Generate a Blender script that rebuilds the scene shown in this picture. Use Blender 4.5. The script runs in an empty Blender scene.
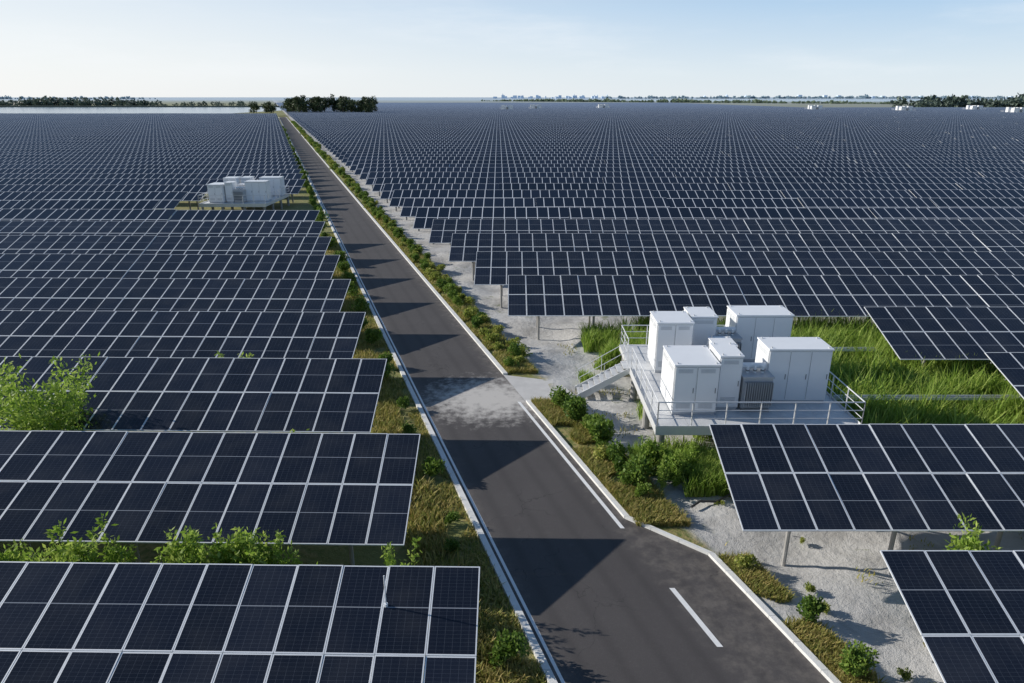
import bpy, math, random
import numpy as np
from mathutils import Vector, noise
random.seed(7); rng=np.random.default_rng(7)
sc=bpy.context.scene
sc.view_settings.view_transform='Standard'
sc.view_settings.look='None'
sc.view_settings.exposure=0
col=sc.collection

# ---------------- layout: camera stands at x=0,y=0, looks along +Y. road runs 18.5 deg left of +Y
K=0.335
def edge(y): return 5.72-K*y          # x of the left kerb of the road at distance y
def vx(v,y): return edge(y)+v

# ---------------- materials
def newmat(name):
    m=bpy.data.materials.new(name); m.use_nodes=True
    nt=m.node_tree
    return m,nt,nt.nodes['Principled BSDF']
def N(nt,t,**kw):
    n=nt.nodes.new(t)
    for k,v in kw.items(): setattr(n,k,v)
    return n
def setin(nt,sock,val):
    if isinstance(val,(int,float)): sock.default_value=val
    elif isinstance(val,(tuple,list)): sock.default_value=val
    else: nt.links.new(val,sock)
def M(nt,op,a,b=0.0,c=0.0,clamp=False):
    n=N(nt,'ShaderNodeMath',operation=op); n.use_clamp=clamp
    setin(nt,n.inputs[0],a); setin(nt,n.inputs[1],b)
    if len(n.inputs)>2: setin(nt,n.inputs[2],c)
    return n.outputs[0]
def MIX(nt,f,a,b):
    n=N(nt,'ShaderNodeMix',data_type='RGBA')
    setin(nt,n.inputs['Factor'],f)
    A=[i for i in n.inputs if i.name=='A' and i.type=='RGBA'][0]; B=[i for i in n.inputs if i.name=='B' and i.type=='RGBA'][0]
    def c(x): return (*x,1) if isinstance(x,tuple) and len(x)==3 else x
    setin(nt,A,c(a)); setin(nt,B,c(b))
    return [o for o in n.outputs if o.type=='RGBA'][0]
def SS(nt,x,lo,hi):
    n=N(nt,'ShaderNodeMapRange',interpolation_type='SMOOTHSTEP')
    setin(nt,n.inputs[0],x); n.inputs[1].default_value=lo; n.inputs[2].default_value=hi
    return n.outputs[0]
def NOI(nt,vec,scale,detail=4,rough=0.55):
    n=N(nt,'ShaderNodeTexNoise'); n.inputs['Scale'].default_value=scale; n.inputs['Detail'].default_value=detail; n.inputs['Roughness'].default_value=rough
    nt.links.new(vec,n.inputs['Vector']); return n.outputs[0]
def POS(nt):
    g=N(nt,'ShaderNodeNewGeometry'); s=N(nt,'ShaderNodeSeparateXYZ'); nt.links.new(g.outputs['Position'],s.inputs[0])
    return g.outputs['Position'],s.outputs[0],s.outputs[1],s.outputs[2]
def BUMP(nt,bs,h,strength,dist=0.05):
    b=N(nt,'ShaderNodeBump'); b.inputs['Strength'].default_value=strength; b.inputs['Distance'].default_value=dist
    nt.links.new(h,b.inputs['Height']); nt.links.new(b.outputs[0],bs.inputs['Normal'])

def simple(name,c,rough=0.6,metal=0.0,var=0.12,scale=3.0,bump=0.0):
    m,nt,b=newmat(name)
    p,x,y,z=POS(nt)
    n=NOI(nt,p,scale,5)
    c2=tuple(max(0,k*(1-2*var)) for k in c); c1=tuple(min(1,k*(1+var)) for k in c)
    nt.links.new(MIX(nt,n,c2,c1),b.inputs['Base Color'])
    b.inputs['Roughness'].default_value=rough; b.inputs['Metallic'].default_value=metal
    if bump: BUMP(nt,b,NOI(nt,p,scale*12,3),bump)
    return m

def leafmat(name,cols,trans=0.35,nscale=0.6):
    m,nt,b=newmat(name)
    g=N(nt,'ShaderNodeNewGeometry')
    o=N(nt,'ShaderNodeObjectInfo')
    n=NOI(nt,g.outputs['Position'],nscale,3)
    f=M(nt,'ADD',M(nt,'MULTIPLY',g.outputs['Random Per Island'],0.55),M(nt,'MULTIPLY',n,0.6))
    f=M(nt,'ADD',f,M(nt,'MULTIPLY',M(nt,'SUBTRACT',o.outputs['Random'],0.5),0.35))
    r=N(nt,'ShaderNodeValToRGB'); nt.links.new(f,r.inputs[0])
    el=r.color_ramp.elements
    el[0].position=0.2; el[0].color=(*cols[0],1); el[1].position=0.85; el[1].color=(*cols[-1],1)
    for i,c in enumerate(cols[1:-1]):
        e=el.new(0.2+0.65*(i+1)/(len(cols)-1)); e.color=(*c,1)
    nt.links.new(r.outputs[0],b.inputs['Base Color']); b.inputs['Roughness'].default_value=0.55
    b.inputs['Specular IOR Level'].default_value=0.3
    t=N(nt,'ShaderNodeBsdfTranslucent'); nt.links.new(r.outputs[0],t.inputs[0])
    mx=N(nt,'ShaderNodeMixShader'); mx.inputs[0].default_value=trans
    nt.links.new(b.outputs[0],mx.inputs[1]); nt.links.new(t.outputs[0],mx.inputs[2])
    nt.links.new(mx.outputs[0],nt.nodes['Material Output'].inputs[0])
    return m

# ground
mg,nt,b=newmat('ground_soil')
p,x,y,z=POS(nt)
v=M(nt,'ADD',M(nt,'SUBTRACT',x,5.72),M(nt,'MULTIPLY',y,K))
n1=NOI(nt,p,0.6,5); n2=NOI(nt,p,4.0,5); n3=NOI(nt,p,0.12,3); n4=NOI(nt,p,25,3)
vn=M(nt,'ADD',v,M(nt,'MULTIPLY',M(nt,'SUBTRACT',n1,0.5),2.2))
grass=MIX(nt,SS(nt,n2,0.35,0.65),(0.12,0.16,0.035),(0.38,0.30,0.13))
grass=MIX(nt,SS(nt,n1,0.4,0.6),grass,(0.20,0.21,0.065))
cem=MIX(nt,n2,(0.46,0.455,0.44),(0.63,0.62,0.605))
cem=MIX(nt,SS(nt,n1,0.45,0.72),cem,(0.39,0.38,0.365))
cem=MIX(nt,M(nt,'MULTIPLY',SS(nt,n4,0.55,0.75),0.3),cem,(0.24,0.22,0.19))
patch=SS(nt,NOI(nt,p,0.45,6,0.7),0.60,0.66)
cem=MIX(nt,M(nt,'MULTIPLY',patch,0.7),cem,(0.15,0.18,0.065))
# water stains running over the grouted slope
wst=SS(nt,NOI(nt,p,0.22,5,0.6),0.52,0.60)
cem=MIX(nt,M(nt,'MULTIPLY',wst,0.35),cem,(0.25,0.24,0.23))
right=SS(nt,vn,6.9,7.6)
c=MIX(nt,right,grass,cem)
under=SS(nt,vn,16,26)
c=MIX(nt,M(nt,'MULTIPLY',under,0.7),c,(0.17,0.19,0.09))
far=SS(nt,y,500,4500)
c=MIX(nt,far,c,(0.44,0.54,0.62))  # aerial haze painted into the ground colour, pale blue far along +Y
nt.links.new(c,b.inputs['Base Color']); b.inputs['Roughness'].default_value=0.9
BUMP(nt,b,M(nt,'ADD',n2,M(nt,'MULTIPLY',n4,0.4)),0.5,0.12)

# asphalt
ma,nt,b=newmat('asphalt')
p,x,y,z=POS(nt)
v=M(nt,'ADD',M(nt,'SUBTRACT',x,5.72),M(nt,'MULTIPLY',y,K))
n1=NOI(nt,p,0.35,5); n2=NOI(nt,p,60,2); n3=NOI(nt,p,2.2,6,0.65)
c=MIX(nt,n1,(0.056,0.050,0.050),(0.084,0.077,0.076))
c=MIX(nt,M(nt,'MULTIPLY',SS(nt,n2,0.5,0.8),0.5),c,(0.17,0.16,0.155))
c=MIX(nt,M(nt,'MULTIPLY',SS(nt,n3,0.55,0.75),0.2),c,(0.14,0.13,0.12))
tr=M(nt,'ABSOLUTE',M(nt,'SUBTRACT',M(nt,'PINGPONG',M(nt,'SUBTRACT',v,0.3),1.15),0.6))
c=MIX(nt,M(nt,'MULTIPLY',SS(nt,tr,0.3,0.0),0.28),c,(0.034,0.031,0.031))
ed=M(nt,'ADD',SS(nt,v,0.7,0.0),SS(nt,M(nt,'ADD',v,M(nt,'MULTIPLY',n3,0.8)),4.9,5.7),clamp=True)
c=MIX(nt,M(nt,'MULTIPLY',M(nt,'MULTIPLY',ed,SS(nt,n3,0.35,0.7)),0.35),c,(0.26,0.23,0.20))
vo=N(nt,'ShaderNodeTexVoronoi',feature='DISTANCE_TO_EDGE'); vo.inputs['Scale'].default_value=0.22
vm=N(nt,'ShaderNodeVectorMath',operation='ADD'); nz=N(nt,'ShaderNodeTexNoise'); nz.inputs['Scale'].default_value=0.9; nz.inputs['Detail'].default_value=5
nt.links.new(p,nz.inputs['Vector']); vs=N(nt,'ShaderNodeVectorMath',operation='SCALE'); vs.inputs['Scale'].default_value=2.5
nt.links.new(nz.outputs[1],vs.inputs[0]); nt.links.new(p,vm.inputs[0]); nt.links.new(vs.outputs[0],vm.inputs[1]); nt.links.new(vm.outputs[0],vo.inputs['Vector'])
ck=M(nt,'MULTIPLY',M(nt,'LESS_THAN',vo.outputs[0],0.004),M(nt,'MULTIPLY',SS(nt,n1,0.45,0.6),0.6))
c=MIX(nt,ck,c,(0.02,0.02,0.02))
dx=M(nt,'ADD',x,1.2); dy=M(nt,'SUBTRACT',y,31.4)
d=M(nt,'SQRT',M(nt,'ADD',M(nt,'POWER',M(nt,'MULTIPLY',dx,0.50),2.0),M(nt,'POWER',M(nt,'MULTIPLY',dy,0.62),2.0)))
sp=SS(nt,M(nt,'ADD',d,M(nt,'MULTIPLY',M(nt,'SUBTRACT',n3,0.5),3.4)),2.1,0.4)
c=MIX(nt,M(nt,'MULTIPLY',sp,0.92),c,(0.58,0.55,0.51))
nt.links.new(c,b.inputs['Base Color']); b.inputs['Roughness'].default_value=0.82
BUMP(nt,b,n2,0.35,0.01)

m_white=simple('road_paint',(0.84,0.84,0.83),0.6,0,0.09,6)
m_kerb=simple('kerb_concrete',(0.77,0.77,0.75),0.8,0,0.12,2.5,0.2)
m_conc=simple('pale_concrete',(0.60,0.585,0.565),0.85,0,0.16,1.2,0.3)
m_pile=simple('pile_concrete',(0.38,0.37,0.355),0.85,0,0.2,2.2,0.3)
m_alu=simple('aluminium_frame',(0.80,0.82,0.84),0.38,0.12,0.05,5)
m_steel=simple('galvanised_steel',(0.42,0.43,0.44),0.45,0.6,0.12,3)
m_back=simple('panel_backsheet',(0.35,0.36,0.38),0.6,0,0.05,3)
m_cab=simple('cabinet_white_paint',(0.83,0.845,0.86),0.35,0,0.03,1.5)
m_cabdark=simple('cabinet_seam',(0.20,0.205,0.21),0.6,0,0.1,3)
m_cabgrey=simple('cabinet_grey_metal',(0.50,0.52,0.54),0.45,0.2,0.08,3)
m_deck=simple('deck_plate',(0.66,0.67,0.68),0.55,0.1,0.12,2,0.2)
m_rail=simple('railing_paint',(0.72,0.73,0.74),0.4,0.2,0.05,3)
m_bark=simple('bark',(0.10,0.08,0.055),0.9,0,0.3,6,0.4)
m_pipe=simple('dark_pipe',(0.05,0.05,0.05),0.6,0,0.2,3)
m_haze=simple('hazy_buildings',(0.60,0.72,0.86),0.9,0,0.04,0.01)  # pale blue base colour stands in for haze over the skyline
m_dike=simple('dike_earth',(0.14,0.16,0.13),0.9,0,0.2,0.05)

# solar glass
def glass(name,farmode):
    m,nt,b=newmat(name)
    uv=N(nt,'ShaderNodeUVMap'); s=N(nt,'ShaderNodeSeparateXYZ'); nt.links.new(uv.outputs[0],s.inputs[0])
    u,w=s.outputs[0],s.outputs[1]
    p,x,y,z=POS(nt)
    g=N(nt,'ShaderNodeNewGeometry')
    r=g.outputs['Random Per Island']
    base=MIX(nt,r,(0.006,0.0085,0.016),(0.012,0.016,0.029))
    if not farmode:
        lu=M(nt,'ABSOLUTE',M(nt,'SUBTRACT',M(nt,'FRACT',M(nt,'DIVIDE',u,0.1823)),0.5))
        lw=M(nt,'ABSOLUTE',M(nt,'SUBTRACT',M(nt,'FRACT',M(nt,'DIVIDE',w,0.0932)),0.5))
        mid=M(nt,'LESS_THAN',M(nt,'ABSOLUTE',M(nt,'SUBTRACT',w,1.119)),0.012)
        l1=M(nt,'GREATER_THAN',lu,0.486); l2=M(nt,'GREATER_THAN',lw,0.483)
        bb=M(nt,'GREATER_THAN',M(nt,'ABSOLUTE',M(nt,'SUBTRACT',M(nt,'FRACT',M(nt,'DIVIDE',u,0.01823)),0.5)),0.465)
        base=MIX(nt,M(nt,'MULTIPLY',bb,0.06),base,(0.3,0.33,0.4))
        base=MIX(nt,M(nt,'MULTIPLY',M(nt,'MAXIMUM',l1,l2),0.30),base,(0.22,0.25,0.30))
        base=MIX(nt,M(nt,'MULTIPLY',mid,0.6),base,(0.42,0.45,0.50))
        du=NOI(nt,p,0.8,5,0.6)
        base=MIX(nt,M(nt,'MULTIPLY',SS(nt,du,0.35,0.8),0.05),base,(0.32,0.31,0.29))
    else:
        fu=M(nt,'ABSOLUTE',M(nt,'SUBTRACT',M(nt,'FRACT',M(nt,'DIVIDE',u,1.15)),0.5))
        fw=M(nt,'ABSOLUTE',M(nt,'SUBTRACT',M(nt,'FRACT',M(nt,'DIVIDE',w,2.29)),0.5))
        fr=M(nt,'MAXIMUM',M(nt,'GREATER_THAN',fu,0.464),M(nt,'GREATER_THAN',fw,0.482))
        base=MIX(nt,fr,base,(0.74,0.76,0.79))
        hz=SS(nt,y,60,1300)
        base=MIX(nt,M(nt,'MULTIPLY',hz,0.75),base,(0.27,0.34,0.46))  # distance haze mixed into the panel colour, growing with world Y
    nt.links.new(base,b.inputs['Base Color'])
    b.inputs['Roughness'].default_value=0.17; b.inputs['IOR'].default_value=1.42
    return m
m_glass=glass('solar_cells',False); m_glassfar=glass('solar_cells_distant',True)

L_shrub=leafmat('shrub_leaves',[(0.05,0.11,0.018),(0.13,0.22,0.035),(0.24,0.34,0.06)],0.38,2.0)
L_weed=leafmat('weed_leaves',[(0.12,0.21,0.025),(0.26,0.40,0.055),(0.42,0.52,0.12)],0.45,1.0)
L_grass=leafmat('grass_blades',[(0.12,0.19,0.03),(0.29,0.31,0.07),(0.52,0.42,0.16)],0.4,0.9)
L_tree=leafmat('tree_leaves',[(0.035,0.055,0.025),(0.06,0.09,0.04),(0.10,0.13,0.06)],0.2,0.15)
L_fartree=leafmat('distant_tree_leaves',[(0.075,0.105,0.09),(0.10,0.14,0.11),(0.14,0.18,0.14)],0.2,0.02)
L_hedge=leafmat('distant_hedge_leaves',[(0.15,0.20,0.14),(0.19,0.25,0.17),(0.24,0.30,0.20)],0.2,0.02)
L_hazetree=leafmat('hazy_tree_leaves',[(0.30,0.40,0.46),(0.33,0.44,0.50),(0.36,0.47,0.53)],0.2,0.02)  # haze put into the leaf colours of the horizon woodland

mw,nt,b=newmat('pond_water')
p,x,y,z=POS(nt)
b.inputs['Base Color'].default_value=(0.24,0.32,0.38,1); b.inputs['Roughness'].default_value=0.18
BUMP(nt,b,NOI(nt,p,0.2,3),0.15,0.3)

# ---------------- mesh helpers
class MB:
    def __init__(s): s.v=[]; s.f=[]; s.m=[]; s.uv=[]; s.mats=[]
    def mi(s,m):
        if m not in s.mats: s.mats.append(m)
        return s.mats.index(m)
    def quad(s,a,b,c,d,m,uv=None):
        i=len(s.v); s.v+= [a,b,c,d]; s.f.append((i,i+1,i+2,i+3)); s.m.append(s.mi(m)); s.uv+= (uv or [(0,0)]*4)
    def box(s,x0,x1,y0,y1,z0,z1,m):
        P=[(x0,y0,z0),(x1,y0,z0),(x1,y1,z0),(x0,y1,z0),(x0,y0,z1),(x1,y0,z1),(x1,y1,z1),(x0,y1,z1)]
        i=len(s.v); s.v+=P
        for f in ((0,3,2,1),(4,5,6,7),(0,1,5,4),(1,2,6,5),(2,3,7,6),(3,0,4,7)):
            s.f.append(tuple(i+k for k in f)); s.m.append(s.mi(m)); s.uv+=[(0,0)]*4
    def prism(s,a,b,r,m,n=6):
        a=Vector(a); b=Vector(b); d=(b-a).normalized()
        t=Vector((0,0,1)) if abs(d.z)<0.9 else Vector((1,0,0))
        e=d.cross(t).normalized(); g=d.cross(e)
        ra,rb=(r if isinstance(r,tuple) else (r,r))
        i=len(s.v)
        for q,rr in ((a,ra),(b,rb)):
            for k in range(n):
                an=2*math.pi*k/n; s.v.append(tuple(q+e*math.cos(an)*rr+g*math.sin(an)*rr))
        for k in range(n):
            s.f.append((i+k,i+(k+1)%n,i+n+(k+1)%n,i+n+k)); s.m.append(s.mi(m)); s.uv+=[(0,0)]*4
        s.f.append(tuple(i+n+k for k in range(n))); s.m.append(s.mi(m)); s.uv+=[(0,0)]*n
        s.f.append(tuple(i+n-1-k for k in range(n))); s.m.append(s.mi(m)); s.uv+=[(0,0)]*n
    def mesh(s,name):
        me=bpy.data.meshes.new(name); me.from_pydata(s.v,[],s.f)
        for m in s.mats: me.materials.append(m)
        me.polygons.foreach_set('material_index',s.m)
        l=me.uv_layers.new(name='UVMap'); l.data.foreach_set('uv',np.array(s.uv,dtype=np.float32).ravel())
        me.update(); return me
    def obj(s,name,bevel=0):
        o=bpy.data.objects.new(name,s.mesh(name)); col.objects.link(o)
        if bevel:
            bm=o.modifiers.new('bevel','BEVEL'); bm.width=bevel; bm.segments=2; bm.limit_method='ANGLE'
        return o
def soup_mesh(name,Q,mat):
    Q=np.asarray(Q,dtype=np.float32); n,k=Q.shape[0],Q.shape[1]
    me=bpy.data.meshes.new(name); me.vertices.add(n*k); me.vertices.foreach_set('co',Q.ravel())
    me.loops.add(n*k); me.loops.foreach_set('vertex_index',np.arange(n*k,dtype=np.int32))
    me.polygons.add(n); me.polygons.foreach_set('loop_start',np.arange(0,n*k,k,dtype=np.int32)); me.polygons.foreach_set('loop_total',np.full(n,k,dtype=np.int32))
    me.materials.append(mat); me.update(); me.validate(); return me
def link(name,me,loc=(0,0,0),rz=0,s=1):
    o=bpy.data.objects.new(name,me); col.objects.link(o); o.location=loc; o.rotation_euler=(0,0,rz)
    o.scale=s if isinstance(s,tuple) else (s,s,s); return o

def leaves(P,size,aspect=0.5,up=0.3):
    n=len(P); d=rng.normal(size=(n,3)); d[:,2]+=up; d/=np.linalg.norm(d,axis=1)[:,None]
    e=rng.normal(size=(n,3)); e-=d*(e*d).sum(1)[:,None]; e/=np.linalg.norm(e,axis=1)[:,None]
    sz=(size*rng.uniform(0.6,1.4,n))[:,None]
    a=P; bq=P+d*sz*0.5+e*sz*aspect*0.5; c_=P+d*sz; dq=P+d*sz*0.5-e*sz*aspect*0.5
    return np.stack([a,bq,c_,dq],1)
def blades(P,h,w,lean=0.45):
    n=len(P); a=rng.uniform(0,2*math.pi,n); hh=h*rng.uniform(0.5,1.3,n)
    d=np.stack([np.cos(a),np.sin(a),np.zeros(n)],1)
    s=np.stack([-np.sin(a),np.cos(a),np.zeros(n)],1)*(w*rng.uniform(.6,1.3,n))[:,None]*0.5
    ln=(hh*lean*rng.uniform(0.2,1.3,n))[:,None]
    mid=P+d*ln*0.35+np.array([0,0,1])*(hh*0.6)[:,None]; tip=P+d*ln+np.array([0,0,1])*hh[:,None]
    return np.stack([P-s,P+s,mid+s*0.9,mid-s*0.9],1),np.stack([mid-s*0.9,mid+s*0.9,tip+s*0.1,tip-s*0.1],1)
def bladeQ(P,h,w,lean=0.45):
    a,b_=blades(P,h,w,lean); return np.concatenate([a,b_],0)

# ---------------- ground
def axis(lo,hi,f,outs_lo,outs_hi):
    return list(outs_lo)+list(np.arange(lo,hi,f))+list(outs_hi)
xs=axis(-24,44,0.6,[-25000,-6000,-1500,-400,-120,-50],[44,60,120,400,1500,6000,25000])
ys=axis(2,66,0.6,[-200,-50,-10],[66,75,100,200,500,1200,3000,9000,30000])
V=[];F=[]
for j,yy in enumerate(ys):
    for i,xx in enumerate(xs):
        vv=xx-edge(yy); zz=0
        if -24<xx<44 and 2<yy<66:
            k=min(1,max(0,(vv-7.0)/1.5)); zz=k*(noise.noise(Vector((xx*0.35,yy*0.35,0)))*0.34+noise.noise(Vector((xx*1.1,yy*1.1,3)))*0.13-0.08)
        V.append((float(xx),float(yy),zz))
nx=len(xs)
for j in range(len(ys)-1):
    for i in range(nx-1): F.append((j*nx+i,j*nx+i+1,(j+1)*nx+i+1,(j+1)*nx+i))
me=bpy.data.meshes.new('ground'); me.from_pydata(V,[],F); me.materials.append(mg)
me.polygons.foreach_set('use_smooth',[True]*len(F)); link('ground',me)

# ---------------- road
def vright(y):
    if y<18.9: return 7.1
    if y<21.0: return 7.1+(y-18.9)/(2.1)*(5.35-7.1)
    return 5.35
mb=MB(); Ys=[-60,0,10,18.9,21,25,31,34.5,60,120,250,545]
for a,b_ in zip(Ys[:-1],Ys[1:]):
    mb.quad((vx(0,a),a,.012),(vx(vright(a),a),a,.012),(vx(vright(b_),b_),b_,.012),(vx(0,b_),b_,.012),ma)
mb.obj('asphalt_road')
def strip(mb,y0,y1,f0,f1,z0,z1,m,step=3.0,gap=0.012):
    y=y0
    while y<y1-1e-6:
        yb=min(y1,y+step); g=gap if step<20 else 0
        a0,a1=vx(f0(y),y),vx(f1(y),y); b0,b1=vx(f0(yb-g),yb-g),vx(f1(yb-g),yb-g); yb2=yb-g
        i=len(mb.v); mb.v+=[(a0,y,z0),(a1,y,z0),(b1,yb2,z0),(b0,yb2,z0),(a0,y,z1),(a1,y,z1),(b1,yb2,z1),(b0,yb2,z1)]
        for f in ((4,5,6,7),(0,1,5,4),(1,2,6,5),(2,3,7,6),(3,0,4,7)):
            mb.f.append(tuple(i+k for k in f)); mb.m.append(mb.mi(m)); mb.uv+=[(0,0)]*4
        y=yb
mb=MB()
strip(mb,-60,70,lambda y:-0.22,lambda y:0.0,-0.02,0.13,m_kerb,1.0)
strip(mb,70,545,lambda y:-0.22,lambda y:0.0,-0.02,0.13,m_kerb,25)
mb.obj('road_kerb')
mb=MB()
strip(mb,-60,18.9,lambda y:7.1,lambda y:7.3,-0.02,0.12,m_kerb,1.0)
strip(mb,18.9,21.0,lambda y:vright(y),lambda y:vright(y)+0.2,-0.02,0.12,m_kerb,0.7)
strip(mb,21.0,31.0,lambda y:5.35,lambda y:5.55,-0.02,0.12,m_kerb,1.0)
strip(mb,34.5,70,lambda y:5.35,lambda y:5.60,-0.02,0.12,m_kerb,1.0)
strip(mb,70,545,lambda y:5.35,lambda y:5.60,-0.02,0.12,m_kerb,25)
mb.obj('road_kerb')
mb=MB()
def paint(y0,y1,v0,v1,z=.017):
    y=y0
    while y<y1-1e-6:
        yb=min(y1,y+5)
        mb.quad((vx(v0,y),y,z),(vx(v1,y),y,z),(vx(v1,yb),yb,z),(vx(v0,yb),yb,z),m_white); y=yb
paint(20.4,31.0,4.93,5.08)
paint(14.9,17.3,4.93,5.1); paint(8.3,10.7,4.93,5.1); paint(1.6,4.0,4.93,5.1)
paint(-50,545,0.14,0.24)
mb.obj('road_markings')
mb=MB()
mb.quad((vx(5.35,31.0),31.0,.02),(vx(8.2,30.2),30.2,.02),(vx(8.0,33.6),33.6,.02),(vx(5.35,34.5),34.5,.02),m_conc)
mb.obj('concrete_apron')

# ---------------- solar rows
TILT=math.radians(18.5); CT,ST=math.cos(TILT),math.sin(TILT)
SL=4.576; ZT=3.25
def nearrow(xa,xb,Dtop,slope,anchor):
    mb=MB(); mw_=1.134; pit=1.146; n=int((xb-xa)/pit)
    r=0.030; T=0.035
    dz=0; dt=0
    for i in range(n):
        if i%13==0:
            dz=random.uniform(-.03,.03); dt=random.uniform(-0.008,0.008)
        ct,st=math.cos(TILT+dt),math.sin(TILT+dt)
        x0=(xb-(i+1)*pit) if anchor=='R' else xa+i*pit
        x1=x0+mw_
        for k in range(2):
            s0=k*2.298; s1=s0+2.278
            jt=random.uniform(-0.004,0.004); jx=random.uniform(-.004,.004)
            def P(x,s,off=0):
                ss=s-SL
                yb=Dtop+slope*(x-(xb if anchor=='R' else xa))
                return (x,yb+ss*ct-off*st,ZT+dz+ss*st+off*ct+jx*(x-x0)+jt*(s-s0))
            a,b_,c_,d=P(x0,s0),P(x1,s0),P(x1,s1),P(x0,s1)
            ai,bi,ci,di=P(x0+r,s0+r),P(x1-r,s0+r),P(x1-r,s1-r),P(x0+r,s1-r)
            ag,bg,cg,dg=[P(q,w,-0.003) for q,w in ((x0+r,s0+r),(x1-r,s0+r),(x1-r,s1-r),(x0+r,s1-r))]
            mb.quad(a,b_,bi,ai,m_alu); mb.quad(b_,c_,ci,bi,m_alu); mb.quad(c_,d,di,ci,m_alu); mb.quad(d,a,ai,di,m_alu)
            W=mw_-2*r; H=2.278-2*r
            mb.quad(ag,bg,cg,dg,m_glass,[(0,0),(W,0),(W,H),(0,H)])
            lo=lambda q:(q[0],q[1],q[2]-T)
            mb.quad(lo(a),lo(b_),b_,a,m_alu); mb.quad(lo(b_),lo(c_),c_,b_,m_alu); mb.quad(lo(c_),lo(d),d,c_,m_alu); mb.quad(lo(d),lo(a),a,d,m_alu)
            mb.quad(lo(d),lo(c_),lo(b_),lo(a),m_back)
    X0=(xb-n*pit) if anchor=='R' else xa; X1=X0+n*pit
    def S(x,s,off): 
        yb=Dtop+slope*(x-(xb if anchor=='R' else xa)); ss=s-SL
        return (x,yb+ss*CT,ZT+ss*ST+off)
    for s in (0.55,1.75,2.85,4.0):
        mb.prism(S(X0,s,-0.11),S(X1,s,-0.11),0.035,m_steel,4)
    xx=X0+1.9 if anchor=='L' else X1-1.9
    while X0<xx<X1:
        mb.prism(S(xx,0.3,-0.20),S(xx,SL-0.3,-0.20),0.045,m_steel,4)
        for s in (1.1,3.5):
            q=S(xx,s,-0.23); mb.prism((xx,q[1],-0.3),q,0.075,m_pile,8)
        q=S(xx,1.1,0); w=S(xx,2.3,-0.25); mb.prism((xx,q[1],0.9),w,0.025,m_steel,4)
        xx+=3.44 if anchor=='L' else -3.44
    return mb.obj('solar_panel_row')
def farrow(mb,xa,xb,Dtop,slope,anchor,x_ref,tab):
    L=xb-xa; n=max(1,int(L/tab+0.5)); 
    for i in range(n):
        a=xa+L*i/n; b_=xa+L*(i+1)/n-0.03
        dz=random.uniform(-.06,.06); dt=random.uniform(-.012,.012); ct,st=math.cos(TILT+dt),math.sin(TILT+dt)
        def P(x,s,o=0):
            return (x,Dtop+slope*(x-x_ref)+(s-SL)*ct,ZT+dz+(s-SL)*st+o)
        A,B,C,D_=P(a,0),P(b_,0),P(b_,SL),P(a,SL)
        u0,u1=a-x_ref,b_-x_ref
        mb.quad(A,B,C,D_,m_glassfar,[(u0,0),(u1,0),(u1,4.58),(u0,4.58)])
        A2,B2,C2,D2=P(a,0,-.04),P(b_,0,-.04),P(b_,SL,-.04),P(a,SL,-.04)
        mb.quad(A2,B2,B,A,m_alu); mb.quad(C2,D2,D_,C,m_alu); mb.quad(D2,A2,A,D_,m_alu); mb.quad(B2,C2,C,B,m_alu); mb.quad(D2,C2,B2,A2,m_back)
    if Dtop<260:
        for xx in (np.arange(xa+1.9,min(xa+14,xb),3.44) if anchor=='L' else np.arange(xb-1.9,max(xb-9,xa),-3.44)):
            for s in (1.1,3.5):
                q=P(xx,s,-.1); mb.box(xx-.08,xx+.08,q[1]-.08,q[1]+.08,0,q[2]-0.1,m_pile)
k=-1; fm=MB()
SLOPE=-0.018
while True:
    D=14.2+7.15*k; k+=1
    if D>515: break
    xr=vx(-1.75,D)
    segs=[(-(42+0.95*D),xr)]
    if 77<D<99: segs=[(-(42+0.95*D),-40.0)]
    for a,b_ in segs:
        if b_-a<1.2: continue
        if D<66: nearrow(a,b_,D,SLOPE,'R')
        else: farrow(fm,a,b_,D,SLOPE,'R',b_,16 if D<300 else 32)
FARST=((345,640),(290,700),(440,690),(18,760),(95,800),(-12,700),(390,560))
k=-1
while True:
    D=14.8+7.28*k; k+=1
    if D>1500: break
    xl=vx(8.75,D); xh=48+0.95*D
    if D>830: xh=min(xh,330)
    if 33<D<40: xl=19.7
    if 27<D<33: xl=21.7
    if D<66: nearrow(xl,xh,D,0,'L')
    else:
        cuts=sorted([(ax-3,ax+17) for ax,ay in FARST if ay-22<D<ay+20]); a=xl
        for c0,c1 in cuts:
            farrow(fm,a,c0,D,0,'L',xl,16 if D<300 else 32); a=c1
        farrow(fm,a,xh,D,0,'L',xl,16 if D<300 else (32 if D<700 else 64))
fm.obj('solar_panel_field')
mb=MB(); mb.prism((-3.0,13.2,2.9),(-3.0,13.2,3.75),0.018,m_alu); mb.prism((-3.0,13.2,2.88),(-3.0,13.2,2.95),0.05,m_alu)
mb.obj('lightning_rod')

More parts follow.
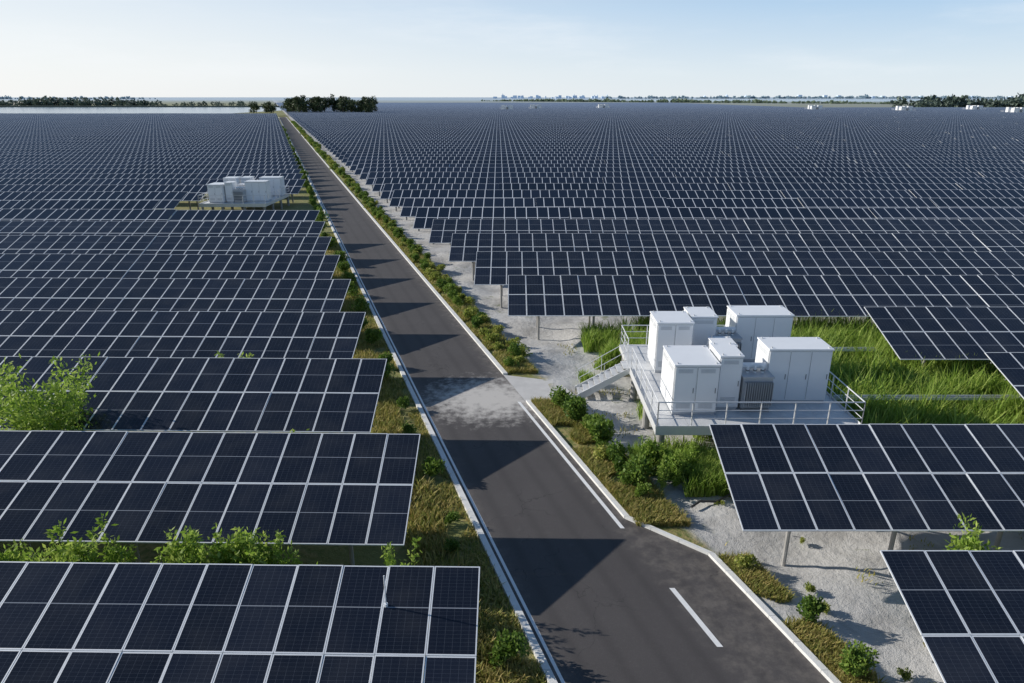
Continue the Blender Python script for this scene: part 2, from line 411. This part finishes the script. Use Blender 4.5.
# ---------------- inverter station
def cabinet_mb(w,d,h,doors,vent=True,roof=True):
    mb=MB()
    mb.box(0.03,w-0.03,0.03,d-0.03,0,0.14,m_cabgrey)
    mb.box(0,w,0,d,0.14,h-0.07,m_cab)
    mb.box(-0.04,w+0.04,-0.05,d+0.04,h-0.066,h,m_cab)
    dw=w/doors
    for i in range(doors):
        a,b_=i*dw+0.025,(i+1)*dw-0.025
        mb.box(a-0.010,b_+0.010,-0.004,0.01,0.20,h-0.12,m_cabdark)
        mb.box(a,b_,-0.03,0.01,0.212,h-0.132,m_cab)
        mb.box(b_-0.10,b_-0.07,-0.055,-0.028,h*0.5-0.12,h*0.5+0.12,m_cabdark)
        if vent:
            for q in range(6):
                zz=0.34+q*0.05
                mb.box(a+0.12,b_-0.15,-0.042,-0.028,zz,zz+0.022,m_cabgrey)
            for q in range(4):
                zz=h-0.36+q*0.045
                mb.box(a+0.12,b_-0.15,-0.042,-0.028,zz,zz+0.02,m_cabgrey)
    nd=max(1,int(round(d/1.1)))
    for i in range(nd):
        a,b_=i*d/nd+0.03,(i+1)*d/nd-0.03
        mb.box(-0.004,0.01,a-0.010,b_+0.010,0.20,h-0.12,m_cabdark)
        mb.box(-0.026,0.01,a,b_,0.212,h-0.132,m_cab)
        for q in range(5): mb.box(-0.038,-0.024,a+0.12,b_-0.12,h-0.38+q*0.045,h-0.36+q*0.045,m_cabgrey)
    for lx in (0.12,w-0.12):
        for ly in (0.12,d-0.12): mb.box(lx-.02,lx+.02,ly-.04,ly+.04,h,h+.06,m_cabgrey)
    return mb
def transformer_mb():
    mb=MB(); w,d,h=1.25,1.5,1.75
    mb.box(0,w,0.25,d-0.25,0.12,h-0.25,m_cabgrey)
    mb.box(-0.04,w+0.04,0.21,d-0.21,h-0.25,h-0.18,m_cabgrey)
    for i in range(13):
        a=0.04+i*(w-0.1)/12; mb.box(a,a+0.025,0.0,0.248,0.3,h-0.38,m_cabgrey); mb.box(a,a+0.025,d-0.248,d,0.3,h-0.38,m_cabgrey)
    for i in range(3): 
        mb.prism((0.3+i*0.32,0.75,h-0.18),(0.3+i*0.32,0.75,h+0.12),0.06,m_cab,8); mb.prism((0.3+i*0.32,0.75,h-0.1),(0.3+i*0.32,0.75,h-0.05),0.09,m_cabdark,8)
    mb.prism((0.1,1.05,h+0.02),(w-0.1,1.05,h+0.02),0.13,m_cab,10)
    mb.box(0.05,w-0.05,0.1,d-0.1,0,0.12,m_steel)
    return mb
Z0=1.60
CABS=[
 (6.75,26.2,1.85,2.3,2.30,2,True),
 (8.75,26.7,0.95,1.6,2.50,1,True),
 (11.05,27.4,2.7,1.5,2.55,3,False),
 (6.95,30.9,1.70,1.8,2.60,2,True),
 (8.85,32.0,1.25,1.6,2.55,1,True),
 (9.35,29.5,1.0,1.2,1.95,1,True),
 (11.2,32.4,2.8,1.6,2.50,3,False)]
cabmeshes=[]
for c_ in CABS:
    me=cabinet_mb(c_[2],c_[3],c_[4],c_[5],c_[6]).mesh('electrical_cabinet'); cabmeshes.append((me,c_))
trm=transformer_mb().mesh('transformer')
def bev(o,w=.012):
    bm=o.modifiers.new('bevel','BEVEL'); bm.width=w; bm.segments=2; bm.limit_method='ANGLE'
def platform():
    mb=MB(); X0,X1,Y0,Y1=5.85,14.3,25.0,35.0
    nxp=6
    for i in range(nxp):
        for j in range(7):
            a=X0+(X1-X0)*i/nxp; b_=X0+(X1-X0)*(i+1)/nxp-0.012; c_=Y0+(Y1-Y0)*j/7; d=Y0+(Y1-Y0)*(j+1)/7-0.012
            mb.box(a,b_,c_,d,Z0-0.05,Z0,m_deck)
    for yy in (Y0+0.002,28.2,31.5,Y1-0.16): mb.box(X0+0.003,X1-0.015,yy,yy+0.15,Z0-0.32,Z0-0.053,m_rail)
    for xx in (X0+0.005,8.6,11.4,X1-0.17): mb.box(xx,xx+0.15,Y0+0.16,Y1-0.17,Z0-0.28,Z0-0.055,m_rail)
    for xx in (X0+0.3,8.7,11.5,X1-0.3):
        for yy in (Y0+0.3,28.3,31.6,Y1-0.3): mb.prism((xx,yy,-0.6),(xx,yy,Z0-0.33),0.17,m_pile,12)
    mb.box(X0-0.012,X0-0.002,Y0,31.4,Z0-0.05,Z0+0.1,m_rail); mb.box(X0,X1,Y0-0.012,Y0-0.002,Z0-0.05,Z0+0.1,m_rail); mb.box(X1+.002,X1+.012,Y0,Y1,Z0-0.05,Z0+0.1,m_rail)
    for (a,b_) in (((8.65,28.9,Z0+.06),(8.65,32.3,Z0+.06)),((8.75,29.2,Z0+.06),(11.2,29.2,Z0+.06)),((11.0,28.95,Z0+.06),(11.0,32.4,Z0+.06))): mb.prism(a,b_,.05,m_pipe,6)
    o=mb.obj('equipment_platform')
    mb=MB()
    def rail(a,b_,n):
        a=Vector(a); b_=Vector(b_)
        for i in range(n+1):
            q=a.lerp(b_,i/n); mb.prism(q,q+Vector((0,0,1.12)),0.028,m_rail)
        for h in (1.12,0.76,0.4): mb.prism(a+Vector((0,0,h)),b_+Vector((0,0,h)),0.027 if h>1 else 0.016,m_rail)
    e=0.07
    rail((X0+e,Y0+e,Z0),(X1-e,Y0+e,Z0),6); rail((X0+e,Y0+e,Z0),(X0+e,31.4,Z0),5); rail((X0+e,32.7,Z0),(X0+e,Y1-e,Z0),2); rail((X1-e,Y0+e,Z0),(X1-e,Y1-e,Z0),7); rail((X0+e,Y1-e,Z0),(X1-e,Y1-e,Z0),6)
    r=mb.obj('safety_railing')
    mb=MB(); ns=9; xb_,xt=3.35,5.83
    for i in range(ns):
        a=xb_+(xt-xb_)*i/ns; zz=Z0*(i+1)/ns-0.02
        mb.box(a,a+(xt-xb_)/ns+0.04,31.55,32.55,zz-0.04,zz,m_deck)
    for yy in (31.49,32.56):
        P=[(xb_-.1,-.12),(xb_+.15,-.12),(xt,Z0-.28),(xt,Z0+.02),(xb_-.1,0.16)]
        i0=len(mb.v)
        for off in (0,.05):
            for q in P: mb.v.append((q[0],yy+off,q[1]))
        mb.f.append(tuple(i0+k for k in range(5))); mb.f.append(tuple(i0+9-k for k in range(5)))
        for k in range(5): mb.f.append((i0+k,i0+5+k,i0+5+(k+1)%5,i0+(k+1)%5))
        mb.m+=[mb.mi(m_rail)]*7; mb.uv+=[(0,0)]*(10+20)
        for h in (1.0,): mb.prism((xb_,yy+.025,h+.1),(xt,yy+.025,Z0+h),0.016,m_rail)
        for t in (0.02,.5,.97):
            xx=xb_+(xt-xb_)*t; mb.prism((xx,yy+.025,Z0*t),(xx,yy+.025,Z0*t+1.04),0.016,m_rail)
    st=mb.obj('access_stair')
    return o,r,st
pl,rl,stt=platform()
def station(dx,dy,s=1,main=False):
    def put(me,name,x_,y_,z_):
        return link(name,me,(x_*s+dx,y_*s+dy,z_*s),0,s)
    for me,c_ in cabmeshes:
        o=put(me,'electrical_cabinet',c_[0],c_[1],Z0+.002)
        if main: bev(o)
    put(trm,'transformer',9.8,26.4,Z0+.002); put(trm,'transformer',10.0,31.3,Z0+.002)
    if not main:
        put(pl.data,'equipment_platform',0,0,0); put(rl.data,'safety_railing',0,0,0)
station(0,0,1,True)
station(-45.2,61.5)
for (ax,ay) in FARST: station(ax-9.3,ay-40,1.6)
mb=MB()
def tray(x0,x1,y,z):
    mb.box(x0,x1,y-0.14,y+0.14,z,z+0.03,m_steel); mb.box(x0,x1,y-0.15,y-0.142,z-.02,z+0.12,m_alu); mb.box(x0,x1,y+0.142,y+0.15,z-.02,z+0.12,m_alu)
    xx=x0+0.5
    while xx<x1: mb.box(xx-.04,xx+.04,y-.05,y+.05,-0.3,z-0.002,m_steel); xx+=2.5
tray(14.4,34,28.9,1.15); tray(14.4,20,35.2,1.2)
mb.obj('cable_tray')
mb=MB()
pts=[(6.6,21.6,.1),(7.0,21.9,.16),(7.6,21.9,.14),(8.2,22.3,.18),(8.8,22.2,.12),(9.4,22.6,.1)]
for a,b_ in zip(pts[:-1],pts[1:]): mb.prism(a,b_,0.045,m_pipe,8)
mb.obj('cable_conduit')

# ---------------- vegetation
def shrubmesh(n=1100,R=0.55,H=0.9,leaf=0.11,lobes=7,mat=None,seed=0):
    r=np.random.default_rng(seed); P=[]
    for i in range(lobes):
        a=r.uniform(0,2*math.pi); q=r.uniform(0,R*0.65); c_=np.array([math.cos(a)*q,math.sin(a)*q,r.uniform(0.3,0.75)*H]); rr=r.uniform(0.28,0.5)*R*1.1
        k=n//lobes; d=r.normal(size=(k,3)); d/=np.linalg.norm(d,axis=1)[:,None]; d*=(rr*r.uniform(0.55,1.1,k)**0.6)[:,None]; P.append(c_+d)
    P=np.concatenate(P); P[:,2]=np.maximum(P[:,2],0.03)
    return soup_mesh('shrub',leaves(P,leaf,0.55,0.5),mat or L_shrub)
SH=[shrubmesh(seed=i) for i in range(5)]
L_yel=leafmat('pale_shrub_leaves',[(0.12,0.18,0.03),(0.27,0.33,0.06),(0.46,0.46,0.13)],0.4,2.0)
SH2=[shrubmesh(700,0.5,0.6,0.13,6,L_yel,20+i) for i in range(3)]
def shrub(v,y,s,z=1.0,pale=False):
    me=random.choice(SH2 if pale else SH)
    link('shrub',me,(vx(v,y),y,0),random.uniform(0,6.28),(s,s,s*z))
for v,y,s in ((-.95,23.7,1.0),(-1.0,14.3,1.05),(-.9,20.6,.6),(-1.05,17.6,.6),(-1.3,19.0,.6),(-1.2,27.2,.8),(-.9,30.0,.8),(-1.2,33.5,1.2),(-.9,35.5,1.1),(-1.1,39.0,1.25),(-1.3,42,1.1),(-1.0,46,1.3),(-1.1,50,1.3),(-.9,53.5,1.2)):
    shrub(v,y,s)
y=57
while y<330:
    shrub(-1.15+random.uniform(-.3,.3),y,random.uniform(.8,1.6)*(1 if y<120 else 1.5)); y+=random.uniform(2.2,4.5)*(1 if y<120 else 2.0)
y=11.5
while y<30:
    if not 20.5<y<22.0: shrub((7.5 if y<19 else 6.5)+random.uniform(.1,.7),y,random.uniform(.6,1.1),pale=random.random()<.4)
    y+=random.uniform(1.6,2.6) if y<21 else random.uniform(0.7,1.2)
for v,y,s in ((6.85,30.2,1.3),(7.0,28.9,1.35),(7.3,27.7,1.1),(6.9,26.4,1.5),(7.0,24.9,1.2),(6.95,23.3,1.5),(8.1,24.4,1.4),(8.3,23.4,1.3)): shrub(v,y,s)
y=35.4
while y<420:
    f=1 if y<130 else 1.7
    shrub(6.45+random.uniform(-.45,.45),y,random.uniform(.75,1.25)*f,pale=random.random()<.45)
    if y<130 and random.random()<.75: shrub(7.0+random.uniform(-.3,.5),y+.6,random.uniform(.6,1.1),pale=random.random()<.5)
    y+=random.uniform(1.0,1.7)*f*(1 if y<130 else 1.4)
for i in range(16):
    yy=random.uniform(8,24); link('shrub',random.choice(SH2),(vx(random.uniform(8.2,13),yy),yy,-.05),random.uniform(0,6.28),random.uniform(.25,.5))
def scatterv(n,v0,v1,y0,y1,pw=1.6,thr=None):
    t=rng.uniform(0,1,n)**pw; yy=y0+(y1-y0)*t; vv=rng.uniform(v0,v1,n)
    P=np.stack([edge(yy)+vv,yy,np.zeros(n)],1)
    if thr is not None:
        keep=np.array([noise.noise(Vector((p_[0]*0.7,p_[1]*0.7,5)))>thr for p_ in P]); P=P[keep]
    return P
Q=[bladeQ(scatterv(34000,-2.3,-.28,10,75,1.6,-.25),0.19,0.035,0.9),
   bladeQ(scatterv(12000,-2.8,-1.2,10,60,1.5),0.36,0.04,0.7),
   bladeQ(scatterv(16000,7.35,8.4,8,18.8,1,-.1),0.2,0.03,0.8),
   bladeQ(scatterv(28000,5.6,7.5,20.5,31,1,-.3),0.24,0.035,0.8),
   bladeQ(scatterv(28000,5.65,7.3,34.7,95,1.4,-.3),0.26,0.05,0.8),
   bladeQ(scatterv(16000,8,20,8,40,1,.28),0.16,0.035,0.9)]
link('verge_grass',soup_mesh('verge_grass',np.concatenate(Q),L_grass))
def rect(n,x0,x1,y0,y1,thr=-.35,sc_=.45):
    P=np.stack([rng.uniform(x0,x1,n),rng.uniform(y0,y1,n),np.zeros(n)],1)
    keep=np.array([noise.noise(Vector((p_[0]*sc_,p_[1]*sc_,9)))>thr for p_ in P]); return P[keep]
Q=[bladeQ(rect(70000,14.6,38,26.0,41,-.35),1.05,0.06,0.7),
   bladeQ(rect(22000,14.6,38,26.0,41,.0,.8),1.6,0.06,0.5),
   bladeQ(rect(22000,6.8,16,35.3,41,-.2),1.35,0.06,0.55),
   bladeQ(rect(4500,4.3,6.8,35.8,40.5,.1),1.0,0.05,0.55),
   bladeQ(rect(3000,3.6,5.8,33.0,35.5,.05),0.55,0.05,0.6),
   bladeQ(rect(10000,4.9,8.6,22.4,25.2,-.1),0.75,0.045,0.6),
   bladeQ(rect(9000,6,14.3,25,35,.1),0.6,0.045,0.6)]
link('tall_grass',soup_mesh('tall_grass',np.concatenate(Q),L_weed))
def weedplant(H,R,n,seed,leaf=0.16,name='weed_plant'):
    r=np.random.default_rng(seed); mb=[]; P=[]; ns=max(7,int(R*13))
    for i in range(ns):
        a=r.uniform(0,6.28); q=r.uniform(0,R*.35); tx,ty=math.cos(a)*(q+R*r.uniform(.1,.8)),math.sin(a)*(q+R*r.uniform(.1,.8)); h=H*r.uniform(.65,1.05)
        k=n//ns; t=r.uniform(.25,1,k)
        base=np.array([math.cos(a)*q*.4,math.sin(a)*q*.4,0]); tip=np.array([tx,ty,h])
        c_=base+(tip-base)*t[:,None]+r.normal(size=(k,3))*0.13*R*(1.3-t*.7)[:,None]*np.array([1,1,.7]); P.append(c_)
        st=np.array([[-.012,0,0],[.012,0,0],[.006,0,0],[-.006,0,0]]); mb.append(np.array([base+st[0],base+st[1],tip+st[2],tip+st[3]]))
    P=np.concatenate(P); return soup_mesh(name,np.concatenate([leaves(P,leaf,.4,.4),np.array(mb)]),L_weed)
WD=[weedplant(2.7,0.85,1200,i,.17) for i in range(4)]
for x0,x1,yy,n,s in ((-14.5,-11.4,15.9,8,1.0),(-9.6,-5.6,15.9,12,1.0),(-3.7,-3.1,15.7,2,.85),(-20,-15,23.2,4,.95),(-12,-8,23.1,2,.9),(12.9,13.8,16.5,2,1.1),(14.8,18,16.4,5,1.0),(-22,-15,15.9,8,1.0),(-13,-12,30.3,1,1.0),(20,26,23.9,5,1)):
    for i in range(n):
        link('weed_plant',random.choice(WD),(random.uniform(x0,x1),yy+random.uniform(-.4,.4),0),random.uniform(0,6.28),s*random.uniform(.88,1.1))
for i in range(14):
    link('weed_plant',random.choice(WD),(random.uniform(5.4,7.6),random.uniform(22.6,24.6),0),random.uniform(0,6.28),random.uniform(.3,.55))
for i in range(46):
    xx,yy=random.uniform(15.2,30),random.uniform(26.5,40)
    if abs(yy-28.9)<.5: continue
    link('weed_plant',random.choice(WD),(xx,yy,0),random.uniform(0,6.28),random.uniform(.35,.62))
bt=weedplant(4.9,2.1,5600,77,.2,'leafy_bush')
link('leafy_bush',bt,(-18.1,23.9,0))
def treebuild(name,H,R,seed,nl,leaf,mat,lobes=12,trunk=.1,zc=.35):
    r=np.random.default_rng(seed); mb=MB(); P=[]
    mb.prism((0,0,-.1),(0.05*H*.3,0,H*.45),(trunk,trunk*.6),m_bark,8)
    for i in range(lobes):
        a=r.uniform(0,6.28); q=R*r.uniform(.15,.85); z_=H*r.uniform(zc,.92); q*=1-.45*max(0,z_/H-.5)*2*0.8
        c_=np.array([math.cos(a)*q,math.sin(a)*q,z_]); mb.prism((0.02*H,0,H*r.uniform(.2,.45)),tuple(c_),(trunk*.45,trunk*.12),m_bark,5)
        k=nl//lobes; d=r.normal(size=(k,3)); d/=np.linalg.norm(d,axis=1)[:,None]; d*=(R*r.uniform(.22,.38)*r.uniform(.3,1.15,k)**.5)[:,None]; d[:,2]*=.8; P.append(c_+d)
    P=np.concatenate(P); Lq=leaves(P,leaf,.5,.3)
    for q in Lq: mb.quad(*[tuple(w) for w in q],mat)
    return mb.mesh(name)
TR=[treebuild('broadleaf_tree',13,5.5,30+i,900,1.2,L_tree,14,.3,.3) for i in range(4)]
for i in range(30):
    xx=-204+i*3.3+random.uniform(-2,2); yy=568+random.uniform(-12,16)
    if -190<xx<-180: yy=600
    link('broadleaf_tree',random.choice(TR),(xx,yy,0),random.uniform(0,6.28),random.uniform(.8,1.2)*(1 if xx>-178 else .8))
def treemass(name,spec,mat):
    Q=[]
    for (xa,ya,xb,yb,wd,n,H,leaf) in spec:
        for i in range(n):
            t=rng.uniform(0,1); cx,cy=xa+(xb-xa)*t+rng.normal()*wd,ya+(yb-ya)*t+rng.normal()*wd
            h=H*rng.uniform(.55,1.15)*(0.8+0.5*noise.noise(Vector((cx*.008,cy*.008,1)))); k=46
            d=rng.normal(size=(k,3)); d/=np.linalg.norm(d,axis=1)[:,None]; d*=rng.uniform(.4,1,k)[:,None]**.5
            P=np.array([cx,cy,h*.5])+d*np.array([h*.6,h*.5,h*.5]); P[:,2]=np.maximum(P[:,2],0)
            Q.append(leaves(P,leaf*h/10,.8,.2))
    link(name,soup_mesh(name,np.concatenate(Q),mat))
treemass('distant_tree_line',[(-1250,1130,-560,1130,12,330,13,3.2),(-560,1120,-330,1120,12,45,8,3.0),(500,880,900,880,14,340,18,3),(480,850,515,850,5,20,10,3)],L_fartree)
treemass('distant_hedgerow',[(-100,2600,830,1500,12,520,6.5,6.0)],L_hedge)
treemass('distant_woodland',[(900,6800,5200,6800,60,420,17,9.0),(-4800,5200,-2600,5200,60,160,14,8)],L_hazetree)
mb=MB(); mb.box(-1500,-215,519,527,-.2,1.3,m_dike); mb.box(-1500,-262,1072,1084,-.2,2.0,m_dike); mb.obj('earth_dike')
mb=MB(); mb.quad((-2500,530,.05),(-258,530,.05),(-262,1070,.05),(-2500,1070,.05),mw); mb.obj('pond_water')
mb=MB(); mb.quad((500,2400,.05),(2600,2400,.05),(4200,4300,.05),(600,4300,.05),mw); mb.obj('lake_water')
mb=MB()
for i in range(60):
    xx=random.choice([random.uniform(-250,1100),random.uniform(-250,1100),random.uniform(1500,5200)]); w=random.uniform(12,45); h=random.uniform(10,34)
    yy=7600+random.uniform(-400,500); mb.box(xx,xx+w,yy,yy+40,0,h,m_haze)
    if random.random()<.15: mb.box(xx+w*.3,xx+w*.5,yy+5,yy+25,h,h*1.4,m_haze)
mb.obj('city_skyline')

# ---------------- world, sun, camera
sdir=Vector((-7.2,1.6,3.25)).normalized()
el=math.asin(sdir.z); az=math.atan2(sdir.x,sdir.y)
w=bpy.data.worlds.new("World"); sc.world=w; w.use_nodes=True; nt=w.node_tree
bg=nt.nodes['Background']; sky=nt.nodes.new('ShaderNodeTexSky'); sky.sky_type='NISHITA'; sky.sun_disc=False
sky.sun_elevation=el; sky.sun_rotation=az; sky.air_density=1.0; sky.dust_density=0.5; sky.ozone_density=1.5; sky.altitude=10
tc=nt.nodes.new('ShaderNodeTexCoord'); mp=nt.nodes.new('ShaderNodeMapping'); mp.inputs['Scale'].default_value=(1.5,1.5,9)
nt.links.new(tc.outputs['Generated'],mp.inputs[0])
cn=NOI(nt,mp.outputs[0],2.0,6,.6)
sx=N(nt,'ShaderNodeSeparateXYZ'); nt.links.new(tc.outputs['Generated'],sx.inputs[0])
X_,Y_,Z_=sx.outputs
ramp=N(nt,'ShaderNodeValToRGB'); nt.links.new(Z_,ramp.inputs[0]); e=ramp.color_ramp.elements
e[0].position=0; e[0].color=(.80,.88,.94,1); e[1].position=1; e[1].color=(.06,.12,.24,1)
for ps,c_ in ((.03,(.74,.85,.94)),(.11,(.46,.66,.89)),(.18,(.30,.47,.72)),(.32,(.16,.28,.47)),(.6,(.085,.165,.32))):
    q=e.new(ps); q.color=(*c_,1)
sd=M(nt,'ADD',M(nt,'MULTIPLY',X_,-.976),M(nt,'MULTIPLY',Y_,.217))
side=M(nt,'MULTIPLY',SS(nt,sd,-0.35,0.95),SS(nt,Z_,0.40,0.0))
hz=MIX(nt,M(nt,'MULTIPLY',side,0.9),ramp.outputs[0],(.95,.965,.975))
hz10=N(nt,'ShaderNodeVectorMath',operation='SCALE'); nt.links.new(hz,hz10.inputs[0]); hz10.inputs['Scale'].default_value=9.0
skc=MIX(nt,0.9,sky.outputs[0],hz10.outputs[0])
band=M(nt,'MULTIPLY',SS(nt,Z_,0.0,0.04),SS(nt,Z_,0.35,0.08))
fac=M(nt,'MULTIPLY',M(nt,'MULTIPLY',SS(nt,cn,0.45,0.75),band),0.32)
cc=MIX(nt,fac,skc,(8.7,8.95,9.2))
nt.links.new(cc,bg.inputs[0]); bg.inputs[1].default_value=0.11
sun=bpy.data.lights.new('sun','SUN'); sun.energy=5.0; sun.angle=math.radians(.5); sun.color=(1,.94,.85)
so=bpy.data.objects.new('sun',sun); col.objects.link(so); so.rotation_euler=(-sdir).to_track_quat('-Z','Y').to_euler()
cam=bpy.data.cameras.new('camera'); cam.sensor_width=36; cam.lens=24.01; cam.clip_end=60000; cam.clip_start=.1
co=bpy.data.objects.new('camera',cam); col.objects.link(co); co.location=(0,0,14.3); co.rotation_euler=(math.radians(70.3),0,0)
sc.camera=co
